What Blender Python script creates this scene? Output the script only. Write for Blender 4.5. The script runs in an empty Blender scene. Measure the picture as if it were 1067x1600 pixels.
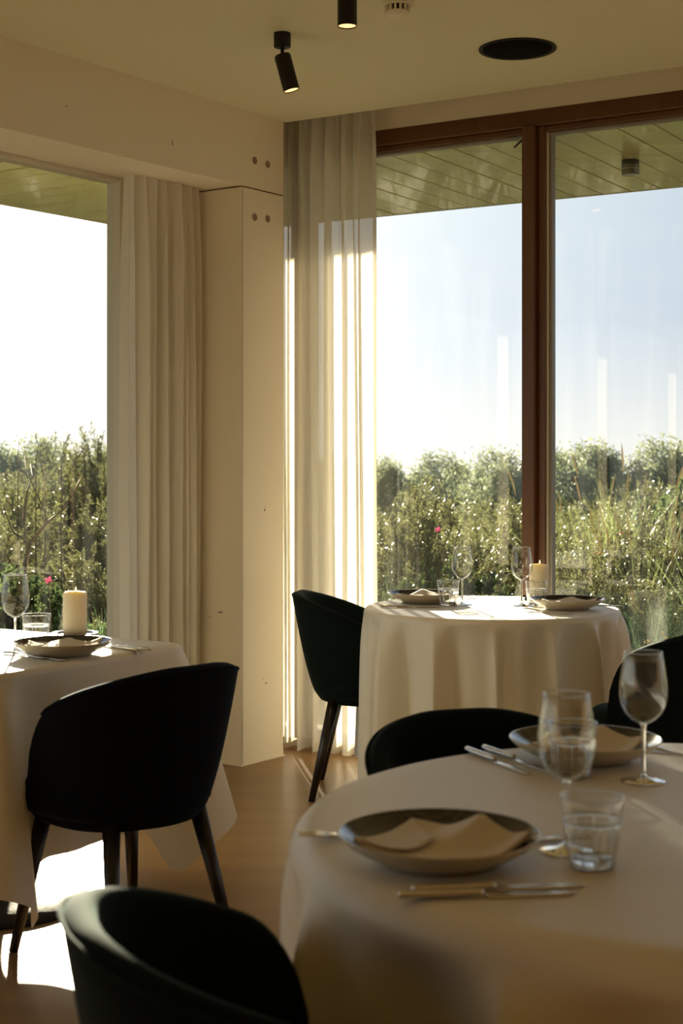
import bpy, math, random
import numpy as np
from mathutils import Vector, Matrix

S = bpy.context.scene
COL = S.collection
random.seed(7)
PI = math.pi

# ------------------------------------------------------------------ camera
cam = bpy.data.cameras.new('camera')
camo = bpy.data.objects.new('camera', cam)
COL.objects.link(camo)
camo.location = (0, 0, 1.3)
camo.rotation_euler = (PI/2, 0, 0)
cam.sensor_fit = 'AUTO'
cam.sensor_width = 36
cam.lens = 2310/1600*36
cam.shift_y = -78/1600
cam.clip_end = 500
cam.dof.use_dof = True
cam.dof.focus_distance = 5.7
cam.dof.aperture_fstop = 5.6
S.camera = camo

# ------------------------------------------------------------------ sun + sky
SUN_AZ, SUN_EL = -0.16, 0.215          # x/y and z/horizontal of the low evening sun
sd = Vector((SUN_AZ, 1, SUN_EL*math.hypot(1, SUN_AZ))).normalized()
sl = bpy.data.lights.new('sun', 'SUN')
sl.energy = 13.0
sl.color = (1.0, 0.86, 0.63)
sl.angle = math.radians(0.7)
so = bpy.data.objects.new('sun', sl)
COL.objects.link(so)
so.rotation_euler = sd.to_track_quat('Z', 'Y').to_euler()
so.location = (-6, 30, 8)

w = bpy.data.worlds.new('sky')
S.world = w
w.use_nodes = True
nt = w.node_tree
nt.nodes.clear()
def N(t, **k):
    n = nt.nodes.new(t)
    for a, b in k.items():
        setattr(n, a, b)
    return n
def L(a, b):
    nt.links.new(a, b)
tc = N('ShaderNodeTexCoord')
sep = N('ShaderNodeSeparateXYZ'); L(tc.outputs['Generated'], sep.inputs[0])
ramp = N('ShaderNodeValToRGB'); L(sep.outputs['Z'], ramp.inputs[0])
cr = ramp.color_ramp
cr.elements[0].position = 0.0; cr.elements[0].color = (1.02, 1.0, 0.96, 1)
cr.elements[1].position = 1.0; cr.elements[1].color = (0.16, 0.27, 0.48, 1)
for p_, c_ in ((0.035, (0.86, 0.88, 0.92, 1)), (0.10, (0.60, 0.70, 0.86, 1)), (0.20, (0.60, 0.71, 0.85, 1)), (0.45, (0.34, 0.46, 0.66, 1))):
    e_ = cr.elements.new(p_); e_.color = c_
dot = N('ShaderNodeVectorMath', operation='DOT_PRODUCT'); L(tc.outputs['Generated'], dot.inputs[0]); dot.inputs[1].default_value = sd
mx = N('ShaderNodeMath', operation='MAXIMUM'); L(dot.outputs['Value'], mx.inputs[0]); mx.inputs[1].default_value = 0
acc = None
for pw, k in ((22, .80), (260, 5.0), (2500, 20.0)):
    p1 = N('ShaderNodeMath', operation='POWER'); L(mx.outputs[0], p1.inputs[0]); p1.inputs[1].default_value = pw
    p2 = N('ShaderNodeMath', operation='MULTIPLY'); L(p1.outputs[0], p2.inputs[0]); p2.inputs[1].default_value = k
    if acc is None: acc = p2
    else:
        ad = N('ShaderNodeMath', operation='ADD'); L(acc.outputs[0], ad.inputs[0]); L(p2.outputs[0], ad.inputs[1]); acc = ad
# thin streaky cloud
mp = N('ShaderNodeMapping'); L(tc.outputs['Generated'], mp.inputs[0]); mp.inputs['Scale'].default_value = (2.2, 2.2, 9)
no = N('ShaderNodeTexNoise'); L(mp.outputs[0], no.inputs['Vector']); no.inputs['Scale'].default_value = 1.6; no.inputs['Detail'].default_value = 5
cm = N('ShaderNodeMapRange'); L(no.outputs[0], cm.inputs[0]); cm.inputs[1].default_value = .45; cm.inputs[2].default_value = .75; cm.inputs[4].default_value = .35
cmix = N('ShaderNodeMix', data_type='RGBA'); L(cm.outputs[0], cmix.inputs[0]); L(ramp.outputs[0], cmix.inputs[6]); cmix.inputs[7].default_value = (0.86, 0.88, 0.92, 1)
gl = N('ShaderNodeMix', data_type='RGBA', blend_type='MULTIPLY'); gl.inputs[0].default_value = 1
gl.inputs[6].default_value = (1.0, 0.93, 0.78, 1); L(acc.outputs[0], gl.inputs[7])
add = N('ShaderNodeMix', data_type='RGBA', blend_type='ADD'); add.inputs[0].default_value = 1; L(cmix.outputs[2], add.inputs[6]); L(gl.outputs[2], add.inputs[7])
bg = N('ShaderNodeBackground'); L(add.outputs[2], bg.inputs[0]); bg.inputs[1].default_value = 0.52
ow = N('ShaderNodeOutputWorld'); L(bg.outputs[0], ow.inputs[0])

S.view_settings.view_transform = 'Standard'
S.view_settings.look = 'None'
S.view_settings.gamma = 1
S.view_settings.use_curve_mapping = False
S.view_settings.exposure = 0.86
cy = S.cycles
cy.use_denoising = True
cy.max_bounces = 14; cy.diffuse_bounces = 6; cy.glossy_bounces = 4
cy.transmission_bounces = 12; cy.transparent_max_bounces = 24
cy.sample_clamp_indirect = 6
cy.caustics_refractive = False; cy.caustics_reflective = False

# ------------------------------------------------------------------ materials
MATS = {}
def mat(name, col, rough=.6, metal=0, spec=.5, sheen=0, sheen_tint=(1, 1, 1), coat=0, noise=None, bump=None, trans=0, trans_col=None, emit=None, sss=0, through=0):
    if name in MATS: return MATS[name]
    m = bpy.data.materials.new(name); m.use_nodes = True
    t = m.node_tree; b = t.nodes['Principled BSDF']; out = t.nodes['Material Output']
    b.inputs['Base Color'].default_value = (*col, 1)
    b.inputs['Roughness'].default_value = rough
    b.inputs['Metallic'].default_value = metal
    b.inputs['Specular IOR Level'].default_value = spec
    b.inputs['Sheen Weight'].default_value = sheen
    b.inputs['Sheen Tint'].default_value = (*sheen_tint, 1)
    b.inputs['Sheen Roughness'].default_value = .35
    b.inputs['Coat Weight'].default_value = coat
    if sss:
        b.inputs['Subsurface Weight'].default_value = sss
        b.inputs['Subsurface Radius'].default_value = (.03, .02, .01)
        b.inputs['Subsurface Scale'].default_value = 1
    if emit:
        b.inputs['Emission Color'].default_value = (*emit[0], 1); b.inputs['Emission Strength'].default_value = emit[1]
    tcn = t.nodes.new('ShaderNodeTexCoord')
    if noise:                               # (scale vec, strength, second colour)
        mpn = t.nodes.new('ShaderNodeMapping'); mpn.inputs['Scale'].default_value = noise[0]
        t.links.new(tcn.outputs['Object'], mpn.inputs[0])
        nn = t.nodes.new('ShaderNodeTexNoise'); nn.inputs['Scale'].default_value = 1; nn.inputs['Detail'].default_value = 6; nn.inputs['Roughness'].default_value = .6
        t.links.new(mpn.outputs[0], nn.inputs['Vector'])
        mr = t.nodes.new('ShaderNodeMapRange'); mr.inputs[1].default_value = .3; mr.inputs[2].default_value = .7; mr.inputs[4].default_value = noise[1]
        t.links.new(nn.outputs[0], mr.inputs[0])
        mi = t.nodes.new('ShaderNodeMix'); mi.data_type = 'RGBA'
        mi.inputs[6].default_value = (*col, 1); mi.inputs[7].default_value = (*noise[2], 1)
        t.links.new(mr.outputs[0], mi.inputs[0]); t.links.new(mi.outputs[2], b.inputs['Base Color'])
    if bump:                                # (scale vec, strength, distance)
        mpb = t.nodes.new('ShaderNodeMapping'); mpb.inputs['Scale'].default_value = bump[0]
        t.links.new(tcn.outputs['Object'], mpb.inputs[0])
        nb = t.nodes.new('ShaderNodeTexNoise'); nb.inputs['Scale'].default_value = 1; nb.inputs['Detail'].default_value = 4
        t.links.new(mpb.outputs[0], nb.inputs['Vector'])
        bp = t.nodes.new('ShaderNodeBump'); bp.inputs['Strength'].default_value = bump[1]; bp.inputs['Distance'].default_value = bump[2]
        t.links.new(nb.outputs[0], bp.inputs['Height']); t.links.new(bp.outputs[0], b.inputs['Normal'])
    last = b.outputs[0]
    if trans:
        tr = t.nodes.new('ShaderNodeBsdfTranslucent'); tr.inputs[0].default_value = (*(trans_col or col), 1)
        ms = t.nodes.new('ShaderNodeMixShader'); ms.inputs[0].default_value = trans
        t.links.new(last, ms.inputs[1]); t.links.new(tr.outputs[0], ms.inputs[2]); last = ms.outputs[0]
    if through:
        tp = t.nodes.new('ShaderNodeBsdfTransparent'); tp.inputs[0].default_value = (1, 1, 1, 1)
        m2 = t.nodes.new('ShaderNodeMixShader'); m2.inputs[0].default_value = through
        t.links.new(last, m2.inputs[1]); t.links.new(tp.outputs[0], m2.inputs[2]); last = m2.outputs[0]
    t.links.new(last, out.inputs[0])
    MATS[name] = m
    return m

def thin_glass(name, tint, ior=1.45, rough=0.0, dirt=0):
    m = bpy.data.materials.new(name); m.use_nodes = True
    t = m.node_tree; t.nodes.clear()
    out = t.nodes.new('ShaderNodeOutputMaterial')
    tr = t.nodes.new('ShaderNodeBsdfTransparent'); tr.inputs[0].default_value = (*tint, 1)
    g = t.nodes.new('ShaderNodeBsdfGlossy'); g.inputs['Roughness'].default_value = rough
    fr = t.nodes.new('ShaderNodeFresnel'); fr.inputs[0].default_value = ior
    gg = t.nodes.new('ShaderNodeNewGeometry')
    mr_ = t.nodes.new('ShaderNodeMapRange'); mr_.inputs[3].default_value = ior; mr_.inputs[4].default_value = 1/ior
    t.links.new(gg.outputs['Backfacing'], mr_.inputs[0]); t.links.new(mr_.outputs[0], fr.inputs[0])
    ms = t.nodes.new('ShaderNodeMixShader')
    t.links.new(fr.outputs[0], ms.inputs[0]); t.links.new(tr.outputs[0], ms.inputs[1]); t.links.new(g.outputs[0], ms.inputs[2])
    last = ms.outputs[0]
    if dirt:
        tcn = t.nodes.new('ShaderNodeTexCoord'); mpn = t.nodes.new('ShaderNodeMapping'); mpn.inputs['Scale'].default_value = (14, 14, 1.2)
        t.links.new(tcn.outputs['Object'], mpn.inputs[0])
        nn = t.nodes.new('ShaderNodeTexNoise'); nn.inputs['Scale'].default_value = 1; nn.inputs['Detail'].default_value = 6
        t.links.new(mpn.outputs[0], nn.inputs['Vector'])
        mr = t.nodes.new('ShaderNodeMapRange'); mr.inputs[1].default_value = .5; mr.inputs[2].default_value = .8; mr.inputs[4].default_value = dirt
        t.links.new(nn.outputs[0], mr.inputs[0])
        df = t.nodes.new('ShaderNodeBsdfTranslucent'); df.inputs[0].default_value = (.8, .8, .8, 1)
        m2 = t.nodes.new('ShaderNodeMixShader'); t.links.new(mr.outputs[0], m2.inputs[0]); t.links.new(last, m2.inputs[1]); t.links.new(df.outputs[0], m2.inputs[2]); last = m2.outputs[0]
    t.links.new(last, out.inputs[0])
    return m

M_WALL = mat('cream_plaster', (.80, .73, .60), .8, bump=((30, 30, 30), .05, .002), noise=((1.5, 1.5, 1.5), .35, (.76, .69, .55)))
M_BACKW = mat('walnut_panelling', (.10, .065, .035), .6, noise=((8, 8, .6), .7, (.07, .04, .02)))
M_CEIL = mat('ceiling_paint', (.68, .65, .48), .9, bump=((60, 60, 60), .04, .001))
M_JOINT = mat('joint_shadow_gap', (.20, .13, .07), .9)
M_CAP = mat('beige_plug', (.27, .20, .13), .7)
M_SCUFF = mat('scuff_paint', (.05, .035, .03), .9)
M_FRAME = mat('mahogany_frame', (.125, .045, .010), .42, coat=.1, noise=((40, 40, 2), .6, (.075, .025, .006)), bump=((60, 60, 3), .08, .002))
M_SPACER = mat('grey_seal', (.25, .23, .20), .5)
M_WHITEPOST = mat('pale_post', (.62, .56, .46), .6)
M_PANE = thin_glass('window_glass', (.965, .98, .965), 1.45, 0.0, .012)
M_CURTAIN = mat('sheer_linen', (.88, .87, .82), .9, spec=.1, trans=.45, trans_col=(.85, .80, .70), through=.12, bump=((500, 500, 500), .2, .001))
M_CLOTH = mat('table_linen', (.87, .85, .76), .46, spec=.7, sheen=.3, trans=.10, trans_col=(.75, .66, .5), bump=((9, 9, 9), .25, .006), noise=((6, 6, 6), .25, (.84, .81, .71)))
M_NAPKIN = mat('napkin_linen', (.82, .77, .68), .85, spec=.2, trans=.12, bump=((300, 300, 300), .15, .001))
M_FLOOR = mat('oak_floor', (.31, .185, .075), .30, spec=.12, noise=((.9, 9, 1), .8, (.22, .125, .05)), bump=((5, 40, 1), .12, .003))
M_VELVET = mat('dark_velvet', (.003, .007, .006), .9, spec=.12, sheen=.12, sheen_tint=(.30, .55, .50), bump=((220, 220, 220), .2, .001))
M_VELVETB = mat('blue_velvet', (.003, .004, .007), .9, spec=.12, sheen=.14, sheen_tint=(.16, .36, .58), bump=((220, 220, 220), .2, .001))
M_LEG = mat('black_stained_leg', (.012, .008, .006), .35)
M_STEEL = mat('cutlery_steel', (.72, .70, .66), .16, metal=1)
M_PLATE_OUT = mat('cream_glaze', (.62, .56, .44), .3, coat=.4)
M_CANDLE = mat('ivory_wax', (.84, .78, .60), .45, sss=.35, trans=.05, trans_col=(.9, .80, .55))
M_WICK = mat('wick', (.05, .03, .02), .9)
M_FLAME = mat('flame', (1, .6, .2), .9, emit=((1, .62, .25), 2.5))
M_TRAY = mat('black_tray', (.015, .015, .018), .25, coat=.4)
M_BASE = mat('cast_iron', (.02, .02, .02), .6, spec=.15, bump=((150, 150, 150), .5, .002))
M_BLACK = mat('black_metal', (.010, .007, .005), .55, spec=.3)
M_DARKINNER = mat('speaker_mesh_black', (.006, .005, .004), .9, spec=.05)
M_LAMPIN = mat('lit_reflector', (.8, .5, .25), .3, emit=((1, .55, .22), 1.1))
M_WHITEPL = mat('white_plastic', (.72, .68, .55), .5)
M_TOPWOOD = mat('table_board', (.30, .20, .12), .6)
M_SOFFIT = mat('soffit_board', (.66, .60, .25), .24, coat=.4, noise=((2, 9, 1), .8, (.46, .44, .16)), bump=((3, 14, 1), .2, .004))
M_ROOF = mat('roof_bitumen', (.12, .12, .11), .9)
M_FASCIA = mat('roof_edge', (.5, .45, .30), .6)
M_CONC = mat('concrete', (.35, .33, .30), .9)
M_GROUND = mat('dune_ground', (.16, .17, .07), .95, noise=((2, 2, 2), 1, (.26, .22, .13)))
M_GLASSWARE = thin_glass('thin_glassware', (.975, .98, .97), 1.75)
gm = bpy.data.materials.new('solid_glass'); gm.use_nodes = True
_b = gm.node_tree.nodes['Principled BSDF']; _b.inputs['Transmission Weight'].default_value = 1; _b.inputs['Roughness'].default_value = 0; _b.inputs['IOR'].default_value = 1.45
M_GLASS = gm

def plate_mat():
    m = bpy.data.materials.new('dark_dotted_glaze'); m.use_nodes = True
    t = m.node_tree; b = t.nodes['Principled BSDF']
    tcn = t.nodes.new('ShaderNodeTexCoord'); v = t.nodes.new('ShaderNodeTexVoronoi'); v.inputs['Scale'].default_value = 210; v.inputs['Randomness'].default_value = .12
    t.links.new(tcn.outputs['Object'], v.inputs['Vector'])
    r = t.nodes.new('ShaderNodeValToRGB'); t.links.new(v.outputs['Distance'], r.inputs[0])
    r.color_ramp.interpolation = 'CONSTANT'
    r.color_ramp.elements[0].color = (.30, .26, .20, 1); r.color_ramp.elements[1].position = .24; r.color_ramp.elements[1].color = (.018, .015, .014, 1)
    t.links.new(r.outputs[0], b.inputs['Base Color'])
    b.inputs['Roughness'].default_value = .18; b.inputs['Coat Weight'].default_value = .5
    return m
M_PLATE_IN = plate_mat()

def leaf_mat(name, c1, c2, tcol, trans=.5, rough=.3, spec=.6):
    m = bpy.data.materials.new(name); m.use_nodes = True
    t = m.node_tree; b = t.nodes['Principled BSDF']; out = t.nodes['Material Output']
    g = t.nodes.new('ShaderNodeNewGeometry')
    mi = t.nodes.new('ShaderNodeMix'); mi.data_type = 'RGBA'; mi.inputs[6].default_value = (*c1, 1); mi.inputs[7].default_value = (*c2, 1)
    t.links.new(g.outputs['Random Per Island'], mi.inputs[0])
    t.links.new(mi.outputs[2], b.inputs['Base Color'])
    b.inputs['Roughness'].default_value = rough; b.inputs['Specular IOR Level'].default_value = spec
    tr = t.nodes.new('ShaderNodeBsdfTranslucent')
    mt = t.nodes.new('ShaderNodeMix'); mt.data_type = 'RGBA'; mt.blend_type = 'MULTIPLY'; mt.inputs[0].default_value = .35
    mt.inputs[6].default_value = (*tcol, 1); t.links.new(g.outputs['Random Per Island'], mt.inputs[7]); t.links.new(mt.outputs[2], tr.inputs[0])
    ms = t.nodes.new('ShaderNodeMixShader'); ms.inputs[0].default_value = trans
    t.links.new(b.outputs[0], ms.inputs[1]); t.links.new(tr.outputs[0], ms.inputs[2]); t.links.new(ms.outputs[0], out.inputs[0])
    return m
M_LEAF = leaf_mat('shrub_leaf', (.10, .115, .05), (.17, .165, .08), (.24, .25, .10), .45)
M_LEAFG = leaf_mat('rose_leaf', (.04, .07, .025), (.08, .12, .045), (.13, .19, .07), .4)
M_LEAFD = leaf_mat('hazed_tree_leaf', (.19, .23, .14), (.26, .30, .18), (.35, .40, .23), .42, .5, .3)  # distance haze and backlight are put into the paler leaf colour
M_GRASS = leaf_mat('grass_blade', (.10, .17, .06), (.20, .26, .10), (.35, .42, .15), .5)
M_GRASSB = leaf_mat('bluish_grass_blade', (.10, .18, .10), (.18, .26, .14), (.25, .40, .20), .5)
M_STRAW = leaf_mat('dry_straw', (.40, .33, .16), (.52, .42, .22), (.6, .5, .25), .4)
M_TWIG = mat('twig_bark', (.10, .07, .04), .8)
M_PINK = leaf_mat('pink_petal', (.60, .05, .20), (.75, .10, .30), (.8, .1, .3), .4)
M_BERRY = mat('orange_berry', (.75, .16, .03), .35)
M_YEL = mat('yellow_petal', (.8, .55, .03), .6)

# ------------------------------------------------------------------ mesh helpers
class G:
    def __init__(s): s.V = []; s.F = []
    def add(s, V, F, M=None):
        o = len(s.V)
        if M is not None: V = [tuple(M @ Vector(v)) for v in V]
        s.V += [tuple(v) for v in V]; s.F += [tuple(i+o for i in f) for f in F]
        return s
    def box(s, c, d, rz=0, M=None):
        V = []
        for z in (-1, 1):
            for x, y in ((-1, -1), (1, -1), (1, 1), (-1, 1)):
                px, py = x*d[0]/2, y*d[1]/2
                V.append((c[0]+px*math.cos(rz)-py*math.sin(rz), c[1]+px*math.sin(rz)+py*math.cos(rz), c[2]+z*d[2]/2))
        F = [(3, 2, 1, 0), (4, 5, 6, 7), (0, 1, 5, 4), (1, 2, 6, 5), (2, 3, 7, 6), (3, 0, 4, 7)]
        return s.add(V, F, M)
    def prism(s, pts, z0, z1):
        n = len(pts)
        V = [(x, y, z0) for x, y in pts]+[(x, y, z1) for x, y in pts]
        F = [tuple(range(n-1, -1, -1)), tuple(range(n, 2*n))]+[(i, (i+1) % n, n+(i+1) % n, n+i) for i in range(n)]
        return s.add(V, F)
    def lathe(s, prof, n=32, cap0=False, cap1=False, rf=None, M=None):
        V = []; F = []
        for k, (r, z) in enumerate(prof):
            for i in range(n):
                a = 2*PI*i/n; rr = r*(rf(a, k) if rf else 1)
                V.append((rr*math.cos(a), rr*math.sin(a), z))
        for k in range(len(prof)-1):
            for i in range(n):
                j = (i+1) % n
                F.append((k*n+i, k*n+j, (k+1)*n+j, (k+1)*n+i))
        if cap0: F.append(tuple(range(n-1, -1, -1)))
        if cap1: F.append(tuple((len(prof)-1)*n+i for i in range(n)))
        return s.add(V, F, M)
    def tube(s, path, rad, n=8, cap=True):
        P = [Vector(p) for p in path]; V = []; F = []
        for k, p in enumerate(P):
            t = (P[min(k+1, len(P)-1)]-P[max(k-1, 0)]).normalized()
            u = t.cross(Vector((0, 0, 1)));
            if u.length < .05: u = t.cross(Vector((1, 0, 0)))
            u.normalize(); v = t.cross(u); r = rad[k] if hasattr(rad, '__len__') else rad
            for i in range(n):
                a = 2*PI*i/n; V.append(tuple(p+u*math.cos(a)*r+v*math.sin(a)*r))
        for k in range(len(P)-1):
            for i in range(n):
                j = (i+1) % n; F.append((k*n+i, (k+1)*n+i, (k+1)*n+j, k*n+j))
        if cap: F += [tuple(range(n)), tuple((len(P)-1)*n+n-1-i for i in range(n))]
        return s.add(V, F)
    def grid(s, fn, nu, nv, closed=False):
        V = [fn(i/(nu if closed else nu-1), j/(nv-1)) for j in range(nv) for i in range(nu)]
        F = []
        for j in range(nv-1):
            for i in range(nu if closed else nu-1):
                k = (i+1) % nu; F.append((j*nu+i, j*nu+k, (j+1)*nu+k, (j+1)*nu+i))
        return s.add(V, F)

def link(name, g, m, parent=None, smooth=True, bevel=0, sub=0, solid=0, angle=None):
    me = bpy.data.meshes.new(name)
    me.from_pydata(g.V, [], g.F); me.update()
    if smooth: me.polygons.foreach_set('use_smooth', [True]*len(me.polygons))
    me.materials.append(m)
    o = bpy.data.objects.new(name, me); COL.objects.link(o)
    if parent: o.parent = parent
    if solid:
        md = o.modifiers.new('solid', 'SOLIDIFY'); md.thickness = solid; md.offset = 0
    if bevel:
        md = o.modifiers.new('bevel', 'BEVEL'); md.width = bevel; md.segments = 2; md.limit_method = 'ANGLE'; md.angle_limit = .6
    if sub:
        md = o.modifiers.new('sub', 'SUBSURF'); md.levels = sub; md.render_levels = sub
    if smooth and (angle or bevel):
        try: me.set_sharp_from_angle(angle=angle or .6)
        except Exception: pass
    return o
def tag(o, label=None, cat=None, group=None, kind=None):
    if label: o['label'] = label
    if cat: o['category'] = cat
    if group: o['group'] = group
    if kind: o['kind'] = kind
    return o
def empty(name, loc=(0, 0, 0), rz=0, label=None, cat=None, group=None, kind=None):
    o = bpy.data.objects.new(name, None); COL.objects.link(o); o.empty_display_size = .05
    o.location = loc; o.rotation_euler = (0, 0, rz)
    return tag(o, label, cat, group, kind)
def dup(o, loc, rz=None, label=None, group=None, scale=None, tilt=None):
    def cp(a, par):
        c = a.copy(); COL.objects.link(c)
        if par: c.parent = par
        for ch in a.children: cp(ch, c)
        return c
    c = cp(o, None); c.location = loc
    if rz is not None: c.rotation_euler = (0, 0, rz)
    if label: c['label'] = label
    if group: c['group'] = group
    if scale: c.scale = (scale,)*3 if not hasattr(scale, '__len__') else scale
    return c

# ------------------------------------------------------------------ setting geometry constants
uL = Vector((.583, .8125)); nL = Vector((-.8125, .583))     # left wall: along (away), outward
uR = Vector((.8565, -.516)); nR = Vector((.516, .8565))     # right window wall: along (right), outward
A = Vector((-.425, 6.312)); B = A+uL*.288
E0 = Vector((.145, 6.329))
W0 = E0+nR*.30
def RL(t, d): return A-uL*t+nL*d          # t metres toward the camera, d outward
def RR(t, d): return E0+uR*t+nR*d
def t2(v): return (v.x, v.y)
ZC = 2.808; ZB = 2.483
aL = math.atan2(uL.y, uL.x); aR = math.atan2(uR.y, uR.x)
P1 = RR(7.6, 0); P2 = P1-nR*9.2; P3 = RL(9.2, 0)

# floor
g = G(); g.prism([t2(RL(9.4, .45)), t2(RL(-.1, .45)), (-.72, 6.95), t2(RR(-.8, .45)), t2(RR(7.8, .45)), t2(P1+uR*.2-nR*9.4), t2(P3-uL*.5)][::-1], -.12, 0)
o = link('floor', g, M_FLOOR, smooth=False); tag(o, kind='structure')
# ceiling
g = G(); g.prism([t2(P3+nL*.0), t2(A), t2(B), t2(RR(-.46, 0)), t2(RR(7.6, 0)), t2(P2)][::-1], ZC, ZC+.06)
g.prism([t2(RL(9.2, .5)), (-.75, 6.9), (-.55, 7.2), t2(RR(-.8, .45)), t2(RR(7.7, .45)), t2(P2)][::-1], 3.02, 3.2)
o = link('ceiling', g, M_CEIL, smooth=False); tag(o, kind='structure')
# roof slab with overhang (top cover over the soffit boards)
SO = Vector((-1.311, 8.791)); SR = Vector((.808, 8.088))
# corner of both eaves
def isect(p, d, q, e):
    den = d.x*e.y-d.y*e.x; s_ = ((q.x-p.x)*e.y-(q.y-p.y)*e.x)/den
    return p+d*s_
EC = isect(SO, uL, SR, uR)
ZS = 2.705
g = G(); g.prism([t2(EC), t2(EC+uR*9.5), t2(EC+uR*9.5-nR*10), t2(EC-uL*12-nL*0)], 3.2, 3.3)
o = link('roof_slab', g, M_ROOF, smooth=False); tag(o, kind='structure')
# eave fascia boards
for nm, a_, b_, n_ in (('trim_1', EC, EC+uR*9, nR), ('trim_2', EC, EC-uL*11, nL)):
    g = G(); p = [t2(a_), t2(b_), t2(b_+n_*.03), t2(a_+n_*.03)]
    if nm == 'trim_2': p = p[::-1]
    g.prism(p[::-1], ZS, 3.28)
    tag(link(nm, g, M_FASCIA, smooth=False), kind='structure')
# soffit boards: right side boards run outward along nR-ish direction, left ones along nL
sof = empty('soffit', (0, 0, 0), kind='structure')
bd = Vector((.5212, .8534))              # direction of the boards over the right window
mit = (Vector((-.36, 6.93))-EC)          # mitre line from the eave corner to the house corner
rnd = random.Random(3)
bw = .155/abs(uR.x*bd.y-uR.y*bd.x)
k = 0
t_ = .0
while t_ < 6.6:
    a = EC+uR*(t_+.0050); b = EC+uR*(t_+bw-.0050)
    La = 1.482; Lb = 1.482
    # clip to the mitre
    def clip(p):
        q = isect(p, bd, EC, mit); s_ = (p-q).dot(bd); return min(1.482, s_) if s_ > 0 else 1.482
    La = clip(a); Lb = clip(b)
    g = G(); dz = rnd.uniform(-.0015, .0015)
    g.prism([t2(a), t2(b), t2(b-bd*Lb), t2(a-bd*max(La, .01))][::-1], ZS+dz, ZS+.018+dz)
    link('board', g, M_SOFFIT, sof, smooth=False, bevel=.002)
    t_ += bw
t_ = 0
while t_ < 9.0:
    a = EC-uL*(t_+.0050); b = EC-uL*(t_+.155-.0050)
    def clip2(p):
        q = isect(p, nL, EC, mit); s_ = (p-q).dot(nL); return min(1.775, s_) if s_ > 0 else 1.775
    La = clip2(a); Lb = clip2(b); g = G(); dz = rnd.uniform(-.0015, .0015)
    g.prism([t2(a), t2(b), t2(b-nL*Lb), t2(a-nL*max(La, .01))], ZS+dz, ZS+.018+dz)
    link('board', g, M_SOFFIT, sof, smooth=False, bevel=.002)
    t_ += .155
# dark backing above the boards' joints
g = G(); g.prism([t2(EC-nR*.01+uL*-.02), t2(EC+uR*7-nR*.01), t2(EC+uR*7-nR*1.48), t2(Vector((-.36, 6.93)))], ZS+.03, ZS+.04)
g.prism([t2(EC-nR*.02), t2(Vector((-.36, 6.93))), t2(EC-uL*10-nL*1.77), t2(EC-uL*10-nL*.01)][::1], ZS+.03, ZS+.04)
link('soffit_backing', g, M_DARKINNER, sof, smooth=False)

# left wall: beam over the window, column, shadow gap
g = G(); g.prism([t2(A-uL*9.2), t2(B), t2(B+nL*.02+uL*.0), (-.36, 6.93), (-.74, 6.86), t2(RL(0, .36)), t2(RL(9.2, .36))], ZB, 3.02)
o = link('wall_left', g, M_WALL, smooth=False); tag(o, kind='structure')
colm = empty('column', (0, 0, 0), kind='structure')
foot = [t2(A), t2(B), (-.36, 6.93), (-.72, 6.84), t2(RL(0, .307))]
g = G(); g.prism(foot, 0, ZB-.006); link('column_body', g, M_WALL, colm, smooth=False, bevel=.003)
g = G(); c_ = Vector((sum(p[0] for p in foot)/5, sum(p[1] for p in foot)/5))
g.prism([t2(c_+(Vector(p)-c_)*.97) for p in foot], ZB-.007, ZB+.001); link('shadow_gap', g, M_JOINT, colm, smooth=False)
g = G(); g.box((A.x+uL.x*.004+nL.x*-.0003, A.y+uL.y*.004-nL.y*.0003, 1.24), (.0015, .001, 2.47), aL); link('edge_seam', g, M_JOINT, colm, smooth=False)
g = G(); g.prism([t2(RL(0, .307)), t2(RL(.40, .305)), t2(RL(.40, .36)), t2(RL(0, .36))], 0, ZB-.003); link('wall_return', g, M_WALL, colm, smooth=False)
# plug caps
for (t, z) in ((.0864, 2.602), (.176, 2.600), (.0864, 2.357), (.176, 2.362)):
    p = A+uL*t-nL*.0005
    Mx = Matrix.Translation((p.x, p.y, z)) @ Matrix.Rotation(aL, 4, 'Z') @ Matrix.Rotation(PI/2, 4, 'X')
    g = G(); g.lathe([(.016, -.002), (.016, .0008), (.0145, .0014), (.0135, .0010), (0.0001, .0009)], 24, M=Mx)
    link('screw_cap', g, M_CAP, colm)
# scuff marks on the column and on the beam
def scuff(p, z, w_, h_, ang, a_):
    Mx = Matrix.Translation((p.x, p.y, z)) @ Matrix.Rotation(a_, 4, 'Z') @ Matrix.Rotation(ang, 4, 'Y')
    g = G(); g.box((0, 0, 0), (w_, .0012, h_), M=Mx); link('scuff', g, M_SCUFF, colm, smooth=False)
nl = -nL*.0004
scuff(A+uL*.155+nl, 1.3-75/2310*6.44, .005, .009, .4, aL); scuff(A+uL*.158+nl, 1.3-70/2310*6.44, .002, .006, 0, aL)
scuff(A+uL*.165+nl, 1.3-345/2310*6.45, .012, .0035, .1, aL); scuff(A+uL*.14+nl, 1.3-337/2310*6.45, .004, .004, 0, aL)
aN = math.atan2(nL.y, nL.x); ul = -uL*.0004
scuff(RL(0, .12)+ul, 1.3-234/2310*6.4, .022, .0045, .05, aN); scuff(RL(0, .18)+ul, 1.3-242/2310*6.42, .004, .006, .0, aN)
scuff(RL(.44, 0)+nl, 2.585, .003, .02, -.2, aL); scuff(RL(1.02, 0)+nl, 2.62, .005, .004, 0, aL)
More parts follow.
